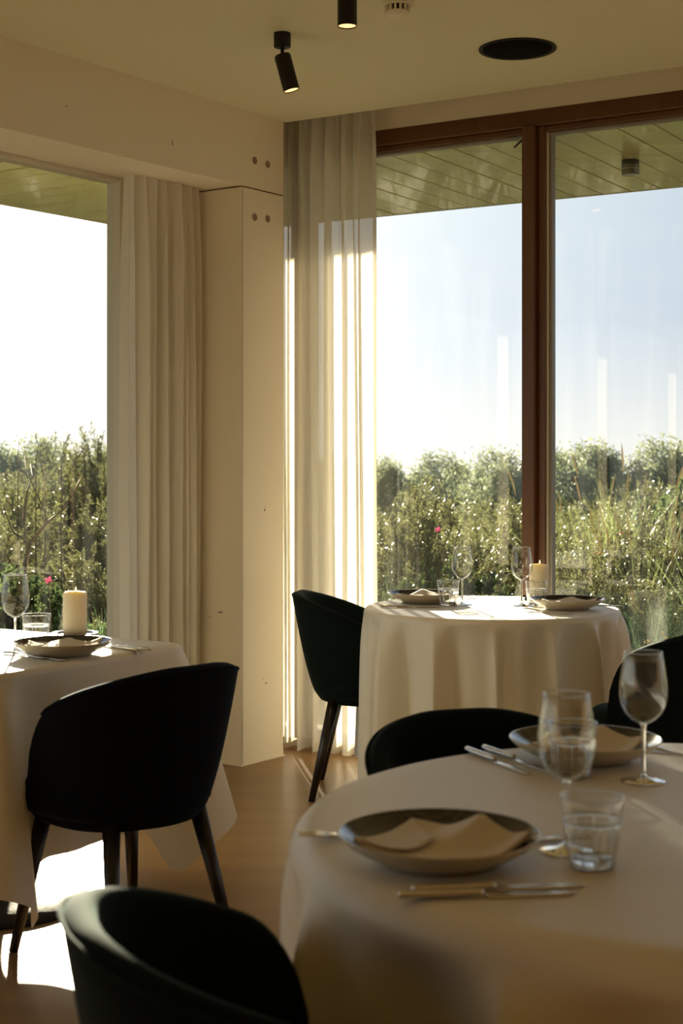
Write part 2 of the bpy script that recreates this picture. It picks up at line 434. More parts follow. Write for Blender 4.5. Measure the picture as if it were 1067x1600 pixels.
# skirting lip at the column's foot
g = G(); g.prism([t2(A+Vector((-.003, -.006))), t2(B+Vector((.006, -.003))), t2(B+nL*.02), t2(A+nL*.02)], 0, .006); g.prism([t2(A+Vector((-.003, -.006))), t2(A+nL*.02), t2(RL(0, .307)+Vector((0, .02))), t2(RL(0, .307)+Vector((-.003, -.006)))][::-1], 0, .006)
link('foot_lip', g, M_WALL, colm, smooth=False)
# back walls (out of the picture)
g = G(); q = P1+uR*.2
fp = [t2(P1+nR*.45), t2(P1+uR*.2+nR*.45), t2(P2+uR*.2), t2(P2)][::-1]; g.prism(fp, 0, 3.02); tag(link('wall_right', g, M_BACKW, smooth=False), kind='structure')
v_ = (P3-P2).normalized(); nn_ = Vector((v_.y, -v_.x)); nn_ = nn_ if nn_.y < 0 else -nn_
g = G(); g.prism([t2(P2), t2(P3), t2(P3+nn_*.2), t2(P2+nn_*.2)], 0, 3.02); tag(link('wall_back', g, M_BACKW, smooth=False), kind='structure')
# lintel above the right window
g = G(); a, b = RR(-.80, .26), RR(7.6, .26)
g.prism([t2(a), t2(b), t2(b+nR*.2), t2(a+nR*.2)], 2.784, 3.02); tag(link('wall_far', g, M_WALL, smooth=False), kind='structure')

# right window (window_2): timber frame, mullions, panes
win = empty('window_2', kind='structure')
def bar(name, t0, t1, d0, d1, z0, z1, m, par, R=RR, bevel=.004):
    a, b, c, d = R(t0, d0), R(t1, d0), R(t1, d1), R(t0, d1)
    g = G(); p = [t2(a), t2(b), t2(c), t2(d)]
    ar = sum(p[i][0]*p[(i+1) % 4][1]-p[(i+1) % 4][0]*p[i][1] for i in range(4))
    g.prism(p if ar > 0 else p[::-1], z0, z1); return link(name, g, m, par, smooth=False, bevel=bevel)
bar('head_rail', -.80, 7.6, .255, .36, 2.715, 2.784, M_FRAME, win)
bar('sill', -.80, 7.6, .26, .38, 0.0, .07, M_FRAME, win)
TM = [(-.585, .07), (.575, .092), (2.05, .092), (3.5, .092), (5.0, .092), (6.5, .092)]
bar('jamb', -.80, -.745, .26, .36, .07, 2.715, M_FRAME, win)
for (tm, wd) in TM:
    bar('mullion', tm, tm+wd*.62, .235, .36, .07, 2.715, M_FRAME, win)
    bar('mullion_rebate', tm+wd*.62, tm+wd, .27, .35, .07, 2.715, M_FRAME, win)
    bar('window_seal', tm+wd, tm+wd+.006, .285, .325, .09, 2.70, M_WHITEPL, win, bevel=.001)
    bar('window_seal', tm+wd+.006, tm+wd+.020, .30, .335, .09, 2.70, M_SPACER, win, bevel=.001)
edges = [-.745]+[x for tm, wd in TM for x in (tm, tm+wd)]+[7.6]
for i in range(0, len(edges), 2):
    a_, b_ = edges[i], edges[i+1]
    bar('head_bead', a_, b_, .275, .345, 2.690, 2.715, M_FRAME, win)
    bar('head_seal', a_, b_, .295, .33, 2.680, 2.690, M_SPACER, win, bevel=.001)
    bar('pane', a_+.001, b_-.001, .318, .322, .07, 2.69, M_PANE, win, bevel=0)
# small metal restrictor at the left pane's top corner
g = G(); p = RR(.54, .29); g.box((p.x, p.y, 2.66), (.06, .008, .008), aR, M=Matrix.Translation((p.x, p.y, 2.66)) @ Matrix.Rotation(-.7, 4, 'Y') @ Matrix.Translation((-p.x, -p.y, -2.66)))
link('stay', g, M_BLACK, win, smooth=False)
# left window (window_1)
wl = empty('window_1', kind='structure')
LM = [(.40, .028), (2.6, .07), (4.9, .07), (7.2, .07)]
for tm, wd in LM: bar('mullion', tm, tm+wd, .30, .38, .05, ZB, M_WHITEPOST, wl, R=RL)
bar('sill', .42, 9.2, .30, .40, 0, .05, M_WHITEPOST, wl, R=RL)
bar('head_rail', .42, 9.2, .31, .38, ZB-.02, ZB, M_WHITEPOST, wl, R=RL)
ed = [x for tm, wd in LM for x in (tm, tm+wd)][1:]+[9.2]
for i in range(0, len(ed), 2): bar('pane', ed[i]+.001, ed[i+1]-.001, .338, .342, .05, ZB-.02, M_PANE, wl, R=RL, bevel=0)

# ------------------------------------------------------------------ curtains
def curtain(name, R, t0, t1, d, z0, z1, nf, amp, seed, label, flare=0.0):
    r = random.Random(seed)
    ph = [r.uniform(0, 6.28) for _ in range(6)]
    def off(u, k):
        x = u*nf*2*PI
        return (math.sin(x+.9*math.sin(u*5+ph[0]))*.7+.35*math.sin(x*1.73+ph[1])+.22*math.sin(x*2.9+ph[2]+k))
    def fn(u, v):
        z = z0+(z1-z0)*v
        top = max(0, (z-(z1-.35))/.35)
        a = amp*(1-.45*top)
        wob = .006*math.sin(v*5+u*17+ph[3])
        o_ = off(u, .5*math.sin(v*3+ph[4]))
        du = .010*math.cos(u*nf*2*PI*1.3+ph[5])*(1-top)
        t = t0+(t1-t0)*u+du+flare*(1-v)*(u)
        p = R(t, d+o_*a+wob)
        zz = z if v > .001 else z0+.006*math.sin(u*nf*6+1)+.004
        return (p.x, p.y, zz)
    g = G(); g.grid(fn, 360, 46)
    o = link(name, g, M_CURTAIN)
    # hem band at the foot
    g2 = G(); g2.grid(lambda u, v: (lambda q: (q[0]-nR.x*.0015, q[1]-nR.y*.0015, q[2]))(fn(u, v*.016)), 360, 2)
    link('hem', g2, M_CURTAIN, o)
    return tag(o, label, 'curtain')
curtain('sheer_curtain', RR, -.60, -.078, .135, .004, 3.0, 6.5, .042, 5, 'sunlit sheer white curtain hanging between the column and the brown window', .018)
curtain('sheer_curtain', RL, .06, .50, .20, .004, ZB-.004, 6, .035, 12, 'pale sheer curtain beside the blown-out left window behind the square table')
# ------------------------------------------------------------------ chairs
def make_chair(M, label, group):
    root = empty('tub_chair', (0, 0, 0), 0, label, 'chair', group)
    NS, NV = 61, 14
    def rim(s):                      # s -1..1 ; returns x, y, z of the outer rim
        a = abs(s)
        phi = s*math.radians(105)
        x = .264*math.sin(phi)/max(1e-6, (abs(math.sin(phi))**2.4+abs(math.cos(phi))**2.4)**(1/2.4))
        y = -.298*math.cos(phi)/max(1e-6, (abs(math.sin(phi))**2.4+abs(math.cos(phi))**2.4)**(1/2.4))
        q = min(1, max(0, (a-.12)/.88))**1.7
        z = .774-.14*q
        if a > .80:
            e = (a-.80)/.20
            z = .46+(z-.46)*math.sqrt(max(0, 1-e**2.3))
        return Vector((x, y-.02, z))
    def bot(s):
        phi = s*math.radians(92)
        return Vector((.205*math.sin(phi), -.205*math.cos(phi)-.005, .370))
    def prof(s, v):
        b_, r_ = bot(s), rim(s)
        k = v**.62 if v > 0 else 0
        zb = b_.z+.0
        return Vector((b_.x+(r_.x-b_.x)*k, b_.y+(r_.y-b_.y)*k, zb+(r_.z-zb)*v))
    TH = .042
    rows = []
    for i in range(NS):
        s = -1+2*i/(NS-1); s = math.copysign(abs(s)**.85, s)
        out = [prof(s, j/(NV-1)) for j in range(NV)]
        r_ = rim(s)
        ctr = Vector((0, -.02, 0))
        inw = Vector((-r_.x, -(r_.y*.9)-.0, 0)).normalized()
        th = TH
        sec = list(out)
        sec.append(r_+inw*th*.18+Vector((0, 0, .010)))
        sec.append(r_+inw*th*.5+Vector((0, 0, .015)))
        sec.append(r_+inw*th*.82+Vector((0, 0, .010)))
        for j in range(NV-1, 3, -1):
            q = prof(s, j/(NV-1)); thj = th*(1+.35*(1-j/(NV-1)))
            sec.append(Vector((q.x+inw.x*thj, q.y+inw.y*thj, max(q.z, .40))))
        rows.append(sec)
    n = len(rows[0]); V = [tuple(p) for r_ in rows for p in r_]; F = []
    for i in range(NS-1):
        for j in range(n-1): F.append((i*n+j, i*n+j+1, (i+1)*n+j+1, (i+1)*n+j))
        F.append((i*n+n-1, i*n, (i+1)*n, (i+1)*n+n-1))
    F.append(tuple(range(n-1, -1, -1))); F.append(tuple((NS-1)*n+j for j in range(n)))
    g = G(); g.add(V, F); bk = link('backrest', g, M, root, angle=1.0)
    # piping along the outer rim
    g = G(); g.tube([rim(-1+2*i/60)+Vector((0, 0, .004)) for i in range(4, 57)], .0035, 6); link('piping', g, M, bk)
    # seat cushion and the upholstered base under it
    def se(r0, z, k=2.5, dy=.0, sx=1, sy=1):
        pts = []
        for i in range(40):
            a = 2*PI*i/40; c_, s_ = math.cos(a), math.sin(a); f = (abs(c_)**k+abs(s_)**k)**(-1/k)
            pts.append((r0*f*c_*sx, r0*f*s_*sy+dy, z))
        return pts
    def stack(prof_, dy):
        g = G(); V = []; F = []
        for (r0, z) in prof_: V += se(r0, z, 2.5, dy, .98, 1.0)
        m_ = len(prof_)
        for q in range(m_-1):
            for i in range(40):
                j = (i+1) % 40; F.append((q*40+i, q*40+j, (q+1)*40+j, (q+1)*40+i))
        F.append(tuple(range(39, -1, -1))); F.append(tuple((m_-1)*40+i for i in range(40)))
        return g.add(V, F)
    link('seat', stack([(.195, .385), (.228, .392), (.243, .41), (.246, .435), (.24, .458), (.222, .472), (.16, .481), (.06, .484)], .03), M, root)
    link('seat_base', stack([(.165, .360), (.20, .364), (.214, .376), (.215, .41)], .02), M, root)
    for sx in (-1, 1):
        for sy in (-1, 1):
            fy = .205 if sy > 0 else -.225
            g = G(); g.tube([(sx*.142, sy*.142, .385), (sx*.2, fy, 0)], [.0235, .0125], 16)
            link('leg', g, M_LEG, root)
    return root
# chairs face +y locally; heading angle from direction (fx, fy)
def head(fx, fy): return math.atan2(fy, fx)-PI/2
c0 = make_chair(M_VELVET, 'dark green velvet tub chair between the white curtain and the round window table', 'dark velvet tub chairs')
c0.location = (.125, 5.84, 0); c0.rotation_euler = (0, 0, head(1, -.08))
def put_chair(loc, f, label, blue=False):
    c = dup(c0, (*loc, 0), head(*f), label)
    return c
put_chair((-.01, 1.76), (.95, .31), 'large blurred green velvet tub chair at the very front, cut by the bottom edge')
put_chair((.33, 2.78), (.30, -.95), 'velvet tub chair behind the large front table, only its rounded back showing')
put_chair((1.10, 4.92), (-.62, .78), 'black-looking tub chair cut by the right edge, beside the round window table')
c2 = make_chair(M_VELVETB, 'near-black tub chair with blue sheen pulled up to the square left table', 'dark velvet tub chairs')
c2.location = (-.585, 3.93, 0); c2.rotation_euler = (0, 0, head(-.722, .692))

# ------------------------------------------------------------------ tables and cloths
def round_cloth(name, loc, R, z, drop, nf, amp, seed, label, flare=.02, rot=0, rc=.022, extra=None):
    r = random.Random(seed)
    th = [r.uniform(0, 2*PI) for _ in range(5)]
    def fold(a):
        f = math.sin(nf*a+1.1*math.sin(2*a+th[0])+th[1])
        f = 1-2*abs(math.sin((nf*a+1.1*math.sin(2*a+th[0])+th[1])/2))**.75
        return f*.8+.5*math.sin((nf*1.0+5)*a+th[2])*math.sin(a*2+th[3])+.15*math.sin(nf*2*a+th[4])
    def fn(u, v):
        a = u*2*PI
        if v < .34:                                   # top
            rr = (R-rc)*(v/.34); zz = z+.0012*math.sin(rr*25+a*3)*min(1, rr*4)*0
            return (rr*math.cos(a), rr*math.sin(a), zz)
        if v < .42:                                   # rounded edge
            b = (v-.34)/.08*PI/2
            rr = R-rc+rc*math.sin(b); zz = z-rc*(1-math.cos(b))
            return (rr*math.cos(a), rr*math.sin(a), zz)
        d = (v-.42)/.58
        D = drop*(1+.10*math.cos(4*(a-rot)))
        k = (1-math.exp(-d*11))*(.75+.45*d)
        rr = R+flare*d+amp*k*(fold(a)+.15)+(extra(a, d) if extra else 0)
        da = .35*amp/R*k*math.cos(nf*a+th[1])
        return (rr*math.cos(a+da), rr*math.sin(a+da), z-rc-(D-rc)*d)
    g = G(); g.grid(fn, 288, 64, closed=True)
    o = link(name, g, M_CLOTH)
    o.location = loc
    return tag(o, label, 'tablecloth')
def pedestal(name, loc, top, label, square=0, rb=.27):
    t = empty(name, loc, 0, label, 'table')
    g = G()
    if square:
        g.box((0, 0, .733), (square*2, square*2, .024), math.atan2(-uR.y, -uR.x))
    else: g.lathe([(.0001, .721), (top-.004, .721), (top, .727), (top, .741), (top-.004, .745), (.0001, .745)], 64)
    link('tabletop', g, M_TOPWOOD, t, smooth=not square, bevel=.003 if square else 0, angle=.6)
    g = G(); g.lathe([(.035, .02), (.035, .70), (.10, .715), (.10, .721)], 24, True, True); link('pedestal', g, M_BLACK, t, angle=.6)
    g = G(); g.lathe([(rb, 0), (rb, .006), (rb-.01, .012), (rb*.6, .026), (.06, .040), (.036, .05)], 64, True, True); link('base_plate', g, M_BASE, t, angle=.5)
    return t
RT = (.57, 5.62); NTb = (.591, 2.263); LT = (-1.02, 4.365)
pedestal('round_table', (*RT, 0), .47, 'round pedestal table under the floor-length white cloth by the brown mullion')
pedestal('round_table', (*NTb, 0), .60, 'large round pedestal table under the blurred beige cloth in front', rb=.34)
pedestal('square_table', (*LT, 0), 0, 'square pedestal table with a round black base plate at the left window', square=.385)
round_cloth('tablecloth', (*RT, 0), .486, .75, .66, 15, .054, 4, 'white tablecloth with soft vertical folds on the round window table', .0, .4)
def bulge(a, d):
    return 0.03*d*math.cos(3*a+.5)
round_cloth('tablecloth', (*NTb, 0), .672, .75, .60, 12, .058, 9, 'large blurred beige tablecloth on the round table in front', -.01, .9, rc=.045, extra=bulge)
# square cloth with a hanging point at each corner
def square_cloth():
    a = .40; rc = .02; z = .75; D = .515; NU = 320
    rz = math.atan2(-uR.y, -uR.x)
    def per(u):                       # rounded square perimeter -> point, normal, corner weight
        s = (u*4) % 4; side = int(s); f = s-side      # side centre at f=.5
        x = (f-.5)*2*a
        ang = side*PI/2
        dc = min(f, 1-f)*2*a          # distance to the corner
        px, py = a, x
        nx, ny = 1.0, 0.0
        wc = math.exp(-(dc/.055)**2)
        sg = -1 if f < .5 else 1
        rr = max(0, .05-dc)/.05
        nx, ny = math.cos(sg*rr*PI/4), math.sin(sg*rr*PI/4)
        px -= .010*rr; py -= sg*.010*rr
        c, s2 = math.cos(ang), math.sin(ang)
        return (px*c-py*s2, px*s2+py*c), (nx*c-ny*s2, nx*s2+ny*c), wc, dc
    def fn(u, v):
        (px, py), (nx, ny), wc, dc = per(u)
        if v < .30:
            k = v/.30; return ((px-nx*rc)*k, (py-ny*rc)*k, z)
        if v < .40:
            b = (v-.30)/.10*PI/2
            return (px-nx*rc*(1-math.sin(b)), py-ny*rc*(1-math.sin(b)), z-rc*(1-math.cos(b)))
        d = (v-.40)/.60
        wide = math.exp(-(dc/.15)**2)
        o_ = .012*d+.128*wc*d**.8+.035*wide*d-.05*math.exp(-((dc-.17)/.07)**2)*d+.008*d*math.sin(u*2*PI*9+1)
        DD = D+.155*math.exp(-((dc-.085)/.06)**2)
        return (px+nx*o_, py+ny*o_, z-rc-(DD-rc)*d)
    g = G(); g.grid(fn, NU, 56, closed=True)
    o = link('tablecloth', g, M_CLOTH); o.location = (*LT, 0); o.rotation_euler = (0, 0, rz)
    # ironed crease running across the top and down the side
    g2 = G(); pts = [(.403, .02, .28), (.402, .02, .5), (.4015, .02, .72), (.395, .02, .7435), (.38, .02, .7485), (0, .02, .7492), (-.38, .02, .7485)]
    g2.tube(pts, .0022, 6); link('crease', g2, M_CLOTH, o)
    return tag(o, 'white square tablecloth with pointed hanging corners on the left window table', 'tablecloth')
square_cloth()

# ------------------------------------------------------------------ tableware
ZT = .7508
def at(px, py, h=.75):               # helper: table-plane position seen at a picture point
    Y = (1.3-h)*2310/(py-722); return ((px-533.5)/2310*Y, Y)
def wineglass():
    r = empty('wine_glass', cat='glass')
    g = G()
    prof = [(.005, .098), (.010, .1005), (.020, .106), (.031, .117), (.038, .131), (.0412, .147), (.0408, .165), (.0385, .185), (.0352, .205), (.0328, .222)]
    inner = [(p[0]-.0011 if p[0] > .004 else .001, p[1]+.0012) for p in prof][::-1]
    g.lathe(prof+[(.0322, .2228)]+inner[:-1], 48); bw_ = link('bowl', g, M_GLASSWARE, r)
    g = G(); g.lathe([(.0325, .2215), (.0333, .2222), (.0325, .2230), (.0318, .2222), (.0325, .2215)], 48); link('rim', g, M_GLASS, bw_)
    g = G(); g.lathe([(.0065, .1005), (.0048, .095), (.0038, .085), (.0034, .05), (.0038, .018), (.0065, .008)], 20, True, True); link('stem', g, M_GLASS, r)
    g = G(); g.lathe([(.0065, .008), (.014, .0045), (.026, .0024), (.0375, .0012), (.038, .0002), (.001, .0001)], 48, True); link('foot', g, M_GLASS, r)
    return r
def tumbler():
    r = empty('tumbler', cat='glass')
    def rf(a, k):
        kk = 1 if 1 <= k <= 5 else .0
        f = abs(math.sin(a*4.5))
        return 1-.055*kk*(1-f)
    g = G()
    g.lathe([(.0285, .0), (.0305, .004), (.0335, .022), (.0365, .040), (.0385, .056), (.0402, .062), (.0408, .070), (.0435, .094), (.0430, .0952), (.0424, .0945), (.0395, .068), (.0370, .055), (.031, .018), (.026, .014), (.0005, .0135)], 72, rf=rf)
    wl_ = link('wall', g, M_GLASSWARE, r)
    g = G(); g.lathe([(.0005, .0006), (.027, .0006), (.0295, .003), (.0295, .011), (.027, .0125), (.0005, .0125)], 36); link('thick_base', g, M_GLASS, r)
    g = G(); g.lathe([(.0424, .0940), (.0438, .0946), (.0434, .0958), (.0424, .0954), (.0424, .0940)], 48); link('rim', g, M_GLASS, wl_)
    # ridges between the flutes and the band above them
    for i in range(9):
        a = (i+.5)/9*2*PI
        pts = [(rr*math.cos(a), rr*math.sin(a), z) for rr, z in ((.0300, .003), (.0337, .022), (.0367, .040), (.0388, .056), (.0398, .061))]
        g = G(); g.tube(pts, [.0010, .0014, .0016, .0016, .0006], 6); link('flute_ridge', g, M_GLASS, wl_)
    g = G(); g.lathe([(.0398, .0600), (.0412, .0625), (.0404, .0650), (.0392, .0625), (.0398, .0600)], 48); link('band', g, M_GLASS, wl_)
    return r
def plate():
    r = empty('plate', cat='plate')
    g = G(); g.lathe([(.0005, .004), (.070, .004), (.075, .0), (.082, .0), (.086, .005), (.108, .014), (.128, .026), (.1385, .036), (.140, .0385), (.1392, .0400), (.1375, .0395)], 72)
    link('body', g, M_PLATE_OUT, r)
    g = G(); g.lathe([(.1375, .0395), (.134, .0365), (.122, .0275), (.105, .0190), (.085, .0125), (.055, .0090), (.0005, .0085)], 72)
    link('dotted_glaze', g, M_PLATE_IN, r)
    return r
def napkin(seed, peak=.03, wd=.080, ln=.105):
    rr = random.Random(seed)
    g = G(); n = 22
    def top(u, v):
        x = (u-.5)*2*ln; y = (v-.5)*2*wd
        X, Y = x+.08*y, y*(1-.20*(abs(x)/ln)**2)
        rr_ = math.hypot(X, Y)
        bowl = float(np.interp(rr_, (0, .055, .085, .105, .122, .134, .15, .2), (0, .0005, .004, .0105, .019, .028, .036, .036)))
        t = .012+bowl*.9+peak*max(0, 1-abs(u-.55)/.30)**1.25*max(0, (v-.30)/.70)**.9+.0025*math.sin(u*7+v*3+seed)
        return (X, Y, t)
    def bt(u, v):
        x, y, z = top(u, v); e = min(u, 1-u, v, 1-v)*n
        return (x*.995, y*.995, z-.007)
    V = []; F = []
    for fn in (top, bt):
        for j in range(n):
            for i in range(n): V.append(fn(i/(n-1), j/(n-1)))
    for j in range(n-1):
        for i in range(n-1):
            a = j*n+i; F.append((a, a+1, a+n+1, a+n)); b = a+n*n; F.append((b, b+n, b+n+1, b+1))
    bd_ = [i for i in range(n)]+[j*n+n-1 for j in range(1, n)]+[(n-1)*n+i for i in range(n-2, -1, -1)]+[j*n for j in range(n-2, 0, -1)]
    for k in range(len(bd_)):
        a, b = bd_[k], bd_[(k+1) % len(bd_)]; F.append((a, a+n*n, b+n*n, b))
    g.add(V, F)
    o = link('napkin', g, M_NAPKIN)
    # folded flap lying over the body
    g = G(); V = []; F = []
    m_ = 14
    def fl(u, v, dz):
        uu = .03+.44*u; vv = .06+.86*v*(1-.55*u)
        x, y, z = top(uu, vv); return (x, y, z+.0015+dz+.003*u)
    for dz in (.0028, 0):
        for j in range(m_):
            for i in range(m_): V.append(fl(i/(m_-1), j/(m_-1), dz))
    for j in range(m_-1):
        for i in range(m_-1):
            a = j*m_+i; F.append((a, a+1, a+m_+1, a+m_)); b = a+m_*m_; F.append((b, b+m_, b+m_+1, b+1))
    bd_ = [i for i in range(m_)]+[j*m_+m_-1 for j in range(1, m_)]+[(m_-1)*m_+i for i in range(m_-2, -1, -1)]+[j*m_ for j in range(m_-2, 0, -1)]
    for k in range(len(bd_)):
        a, b = bd_[k], bd_[(k+1) % len(bd_)]; F.append((a, a+m_*m_, b+m_*m_, b))
    g.add(V, F); link('folded_flap', g, M_NAPKIN, o)
    tag(o, cat='napkin')
    return o
def strip(outl, z0, z1, arch=None):   # outl: list of (x, halfwidth) ; closed solid strip
    g = G(); V = []; F = []
    for (x, hw) in outl:
        a = arch(x) if arch else 0
        V += [(x, -hw, z0+a), (x, hw, z0+a), (x, hw*.75, z1+a), (x, -hw*.75, z1+a)]
    for k in range(len(outl)-1):
        b = k*4
        for i in range(4): j = (i+1) % 4; F.append((b+i, b+4+i, b+4+j, b+j))
    F += [(0, 1, 2, 3), tuple((len(outl)-1)*4+i for i in (3, 2, 1, 0))]
    return g.add(V, F)
def knife():
    r = empty('table_knife', cat='knife')
    link('handle', strip([(-.115, .006), (-.112, .009), (-.09, .0108), (-.05, .0090), (-.01, .0072), (-.004, .006)], .0006, .0110), M_STEEL, r, sub=1)
    link('blade', strip([(-.004, .0055), (.002, .0085), (.03, .0098), (.08, .0100), (.10, .0082), (.112, .0035), (.115, .001)], .0006, .0026), M_STEEL, r)
    return r
def fork():
    r = empty('table_fork', cat='fork')
    ar = lambda x: .010*max(0, (x-.02)/.085)**1*(1 if x < .075 else 1-.35*(x-.075)/.03) if x > .02 else .002*max(0, -x/.1)
    hd = link('handle', strip([(-.105, .004), (-.102, .0085), (-.07, .0075), (-.02, .0034), (.02, .0032), (.035, .006), (.048, .0120), (.058, .0125)], .0006, .0034, ar), M_STEEL, r)
    for k in range(4):
        yy = -.0102+k*.0068
        g = strip([(.056, .0024), (.075, .0019), (.095, .0015), (.104, .0007)], .0006, .0028, ar)
        g.V = [(x, y+yy*(1-.0*x), z) for x, y, z in g.V]
        link('tine', g, M_STEEL, hd)
    return r
def candle(h=.135, rad=.0375):
    r = empty('pillar_candle', cat='candle')
    g = G(); g.lathe([(rad-.001, 0), (rad, .002), (rad, h-.010), (rad-.002, h-.003), (rad-.006, h), (rad-.009, h-.001), (rad-.014, h-.009), (.0005, h-.011)], 48, True)
    link('wax', g, M_CANDLE, r)
    g = G(); g.tube([(0, 0, h-.011), (.001, 0, h-.004), (.004, 0, h+.004)], .0011, 6); wk = link('wick', g, M_WICK, r)
    g = G(); g.lathe([(.0002, h+.001), (.0026, h+.004), (.0030, h+.007), (.0018, h+.012), (.0002, h+.017)], 12, M=Matrix.Translation((.003, 0, 0))); link('flame', g, M_FLAME, wk)
    return r
def tray():
    r = tag(link('candle_tray', G().lathe([(.0005, 0), (.055, 0), (.064, .003), (.072, .009), (.0735, .0105), (.072, .0112), (.062, .006), (.054, .004), (.0005, .004)], 56), M_TRAY), cat='tray')
    return r
protos = {}
def put(kind, fn, x, y, z, rz, label, group=None):
    if kind not in protos:
        o = fn(); protos[kind] = o
        o.location = (x, y, z); o.rotation_euler = (0, 0, rz); o['label'] = label
        if group: o['group'] = group
        return o
    return dup(protos[kind], (x, y, z), rz, label, group)
GW, GT, GP, GN, GF, GK, GC, GY = 'wine glasses on the tables', 'faceted tumblers on the tables', 'dotted plates on the tables', 'folded napkins on the plates', 'forks on the tables', 'knives on the tables', 'pillar candles on the tables', 'black candle trays'
# --- round window table
x, y = at(722, 945); put('wg', wineglass, x, y, ZT, 0, 'empty wine glass beside the left tumbler on the round window table', GW)
x, y = at(815, 946.5); put('wg', wineglass, x, y, ZT, 0, 'empty wine glass in front of the brown mullion on the round window table', GW)
x, y = at(700.5, 946.5); put('tb', tumbler, x, y, ZT, .2, 'faceted tumbler overlapping the left plate on the round window table', GT)
x, y = at(838, 947); put('tb', tumbler, x, y, ZT, .5, 'faceted tumbler in front of the candle on the round window table', GT)
x, y = at(661, 941.5); put('pl', plate, x, y, ZT, 0, 'dark dotted plate nearest the velvet chair on the round window table', GP)
n1 = napkin(1, .022); n1.location = (x+.005, y, ZT+.008); n1.rotation_euler = (0, 0, .25); tag(n1, 'pointed white napkin on the left plate of the round window table', group=GN)
x, y = at(886, 951.5); put('pl', plate, x, y, ZT, 0, 'dark dotted plate at the right rim of the round window table', GP)
n2 = napkin(2, .016); n2.location = (x, y-.005, ZT+.008); n2.rotation_euler = (0, 0, -.15); tag(n2, 'white napkin on the right plate of the round window table', group=GN)
x, y = at(842, 936); put('tr', tray, x, y, ZT, 0, 'black tray under the candle on the round window table', GY)
put('cd', candle, x, y, ZT+.0042, 0, 'cream pillar candle in front of the mullion on the round window table', GC)
x, y = at(856, 957); put('fk', fork, x, y, ZT, PI+math.radians(-40), 'fork at the front of the right plate on the round window table', GF)
x, y = at(640, 949.5); put('kn', knife, x, y, ZT, math.radians(-9), 'knife at the front of the left plate on the round window table', GK)
x, y = at(930, 946); put('kn', knife, x, y, ZT, math.radians(-25), 'knife at the far right rim of the round window table', GK)
x, y = at(706, 935); put('fk', fork, x, y, ZT, math.radians(25), 'fork behind the left tumbler on the round window table', GF)
# --- square left table
x, y = at(24, 1018); put('wg', wineglass, x, y, ZT, 0, 'empty wine glass at the left edge, on the square table', GW)
x, y = at(57, 1010); put('tb', tumbler, x, y, ZT, .1, 'faceted tumbler behind the plate on the square table', GT)
x, y = at(98, 1023); put('pl', plate, x, y, ZT, 0, 'dotted plate on the square table at the left window', GP)
n3 = napkin(3, .018); n3.location = (x-.005, y, ZT+.008); n3.rotation_euler = (0, 0, .1); tag(n3, 'white folded napkin on the plate of the square left table', group=GN)
x, y = at(117, 994); put('tr', tray, x, y, ZT, 0, 'black tray under the candle on the square table', GY)
put('cd', candle, x, y, ZT+.0042, 0, 'cream pillar candle with a small flame on the square left table', GC)
x, y = at(38, 1025); put('fk', fork, x, y, ZT, math.radians(135), 'fork leftmost on the square table, tines beside the wine glass foot', GF)
x, y = at(66, 1028.5); put('fk', fork, x, y, ZT, math.radians(135), 'fork nearer the plate on the square table, behind its leftmost fork', GF)
x, y = at(178, 1013); put('kn', knife, x, y, ZT, math.radians(138), 'knife close to the plate on the square table', GK)
x, y = at(194, 1012.5); put('kn', knife, x, y, ZT, math.radians(140), 'outer knife, farther from the plate on the square table', GK)
# --- large front table
x, y = at(885, 1330); put('wg', wineglass, x, y, ZT, 0, 'blurred wine glass above the front tumbler on the large front table', GW)
x, y = at(1005, 1221); put('wg', wineglass, x, y, ZT, 0, 'blurred wine glass rightmost on the large front table', GW)
x, y = at(925, 1354); put('tb', tumbler, x, y, ZT, .3, 'large blurred tumbler nearest the viewer on the front table', GT)
x, y = at(894, 1214); put('tb', tumbler, x, y, ZT, .0, 'blurred tumbler seen through the wine glass on the front table', GT)
x, y = at(686, 1345); put('pl', plate, x, y, ZT, 0, 'large blurred dark plate nearest the viewer on the front table', GP)
n4 = napkin(4, .030, .088, .094); n4.location = (x+.004, y-.004, ZT+.008); n4.rotation_euler = (0, 0, -.55); tag(n4, 'blurred beige napkin with a raised fold on the nearest plate', group=GN)
x, y = at(914, 1186); put('pl', plate, x, y, ZT, 0, 'blurred plate behind the wine glasses on the front table', GP)
n5 = napkin(5, .030, .082, .092); n5.location = (x, y, ZT+.008); n5.rotation_euler = (0, 0, -.35); tag(n5, 'blurred napkin with a peaked fold on the far plate of the front table', group=GN)
x, y = at(762, 1402); put('kn', knife, x, y, ZT, math.radians(6), 'blurred knife nearest the viewer, in front of the near plate', GK)
x, y = at(780, 1391); put('kn', knife, x, y, ZT, math.radians(8), 'blurred knife between the near plate and the nearest knife', GK)
x, y = at(575, 1311); put('fk', fork, x, y, ZT, math.radians(183), 'blurred fork whose tines stick out left of the near plate', GF)
x, y = at(812, 1316); put('fk', fork, x, y, ZT, math.radians(-2), 'blurred fork sticking out right of the near plate', GF)
x, y = at(776, 1192); put('kn', knife, x, y, ZT, math.radians(-66), 'left knife of the two beside the far plate on the front table', GK)
x, y = at(806, 1189); put('kn', knife, x, y, ZT, math.radians(-64), 'right knife of the two beside the far plate on the front table', GK)
x, y = at(1062, 1180); put('fk', fork, x, y, ZT, math.radians(130), 'blurred fork at the right edge beside the far plate', GF)

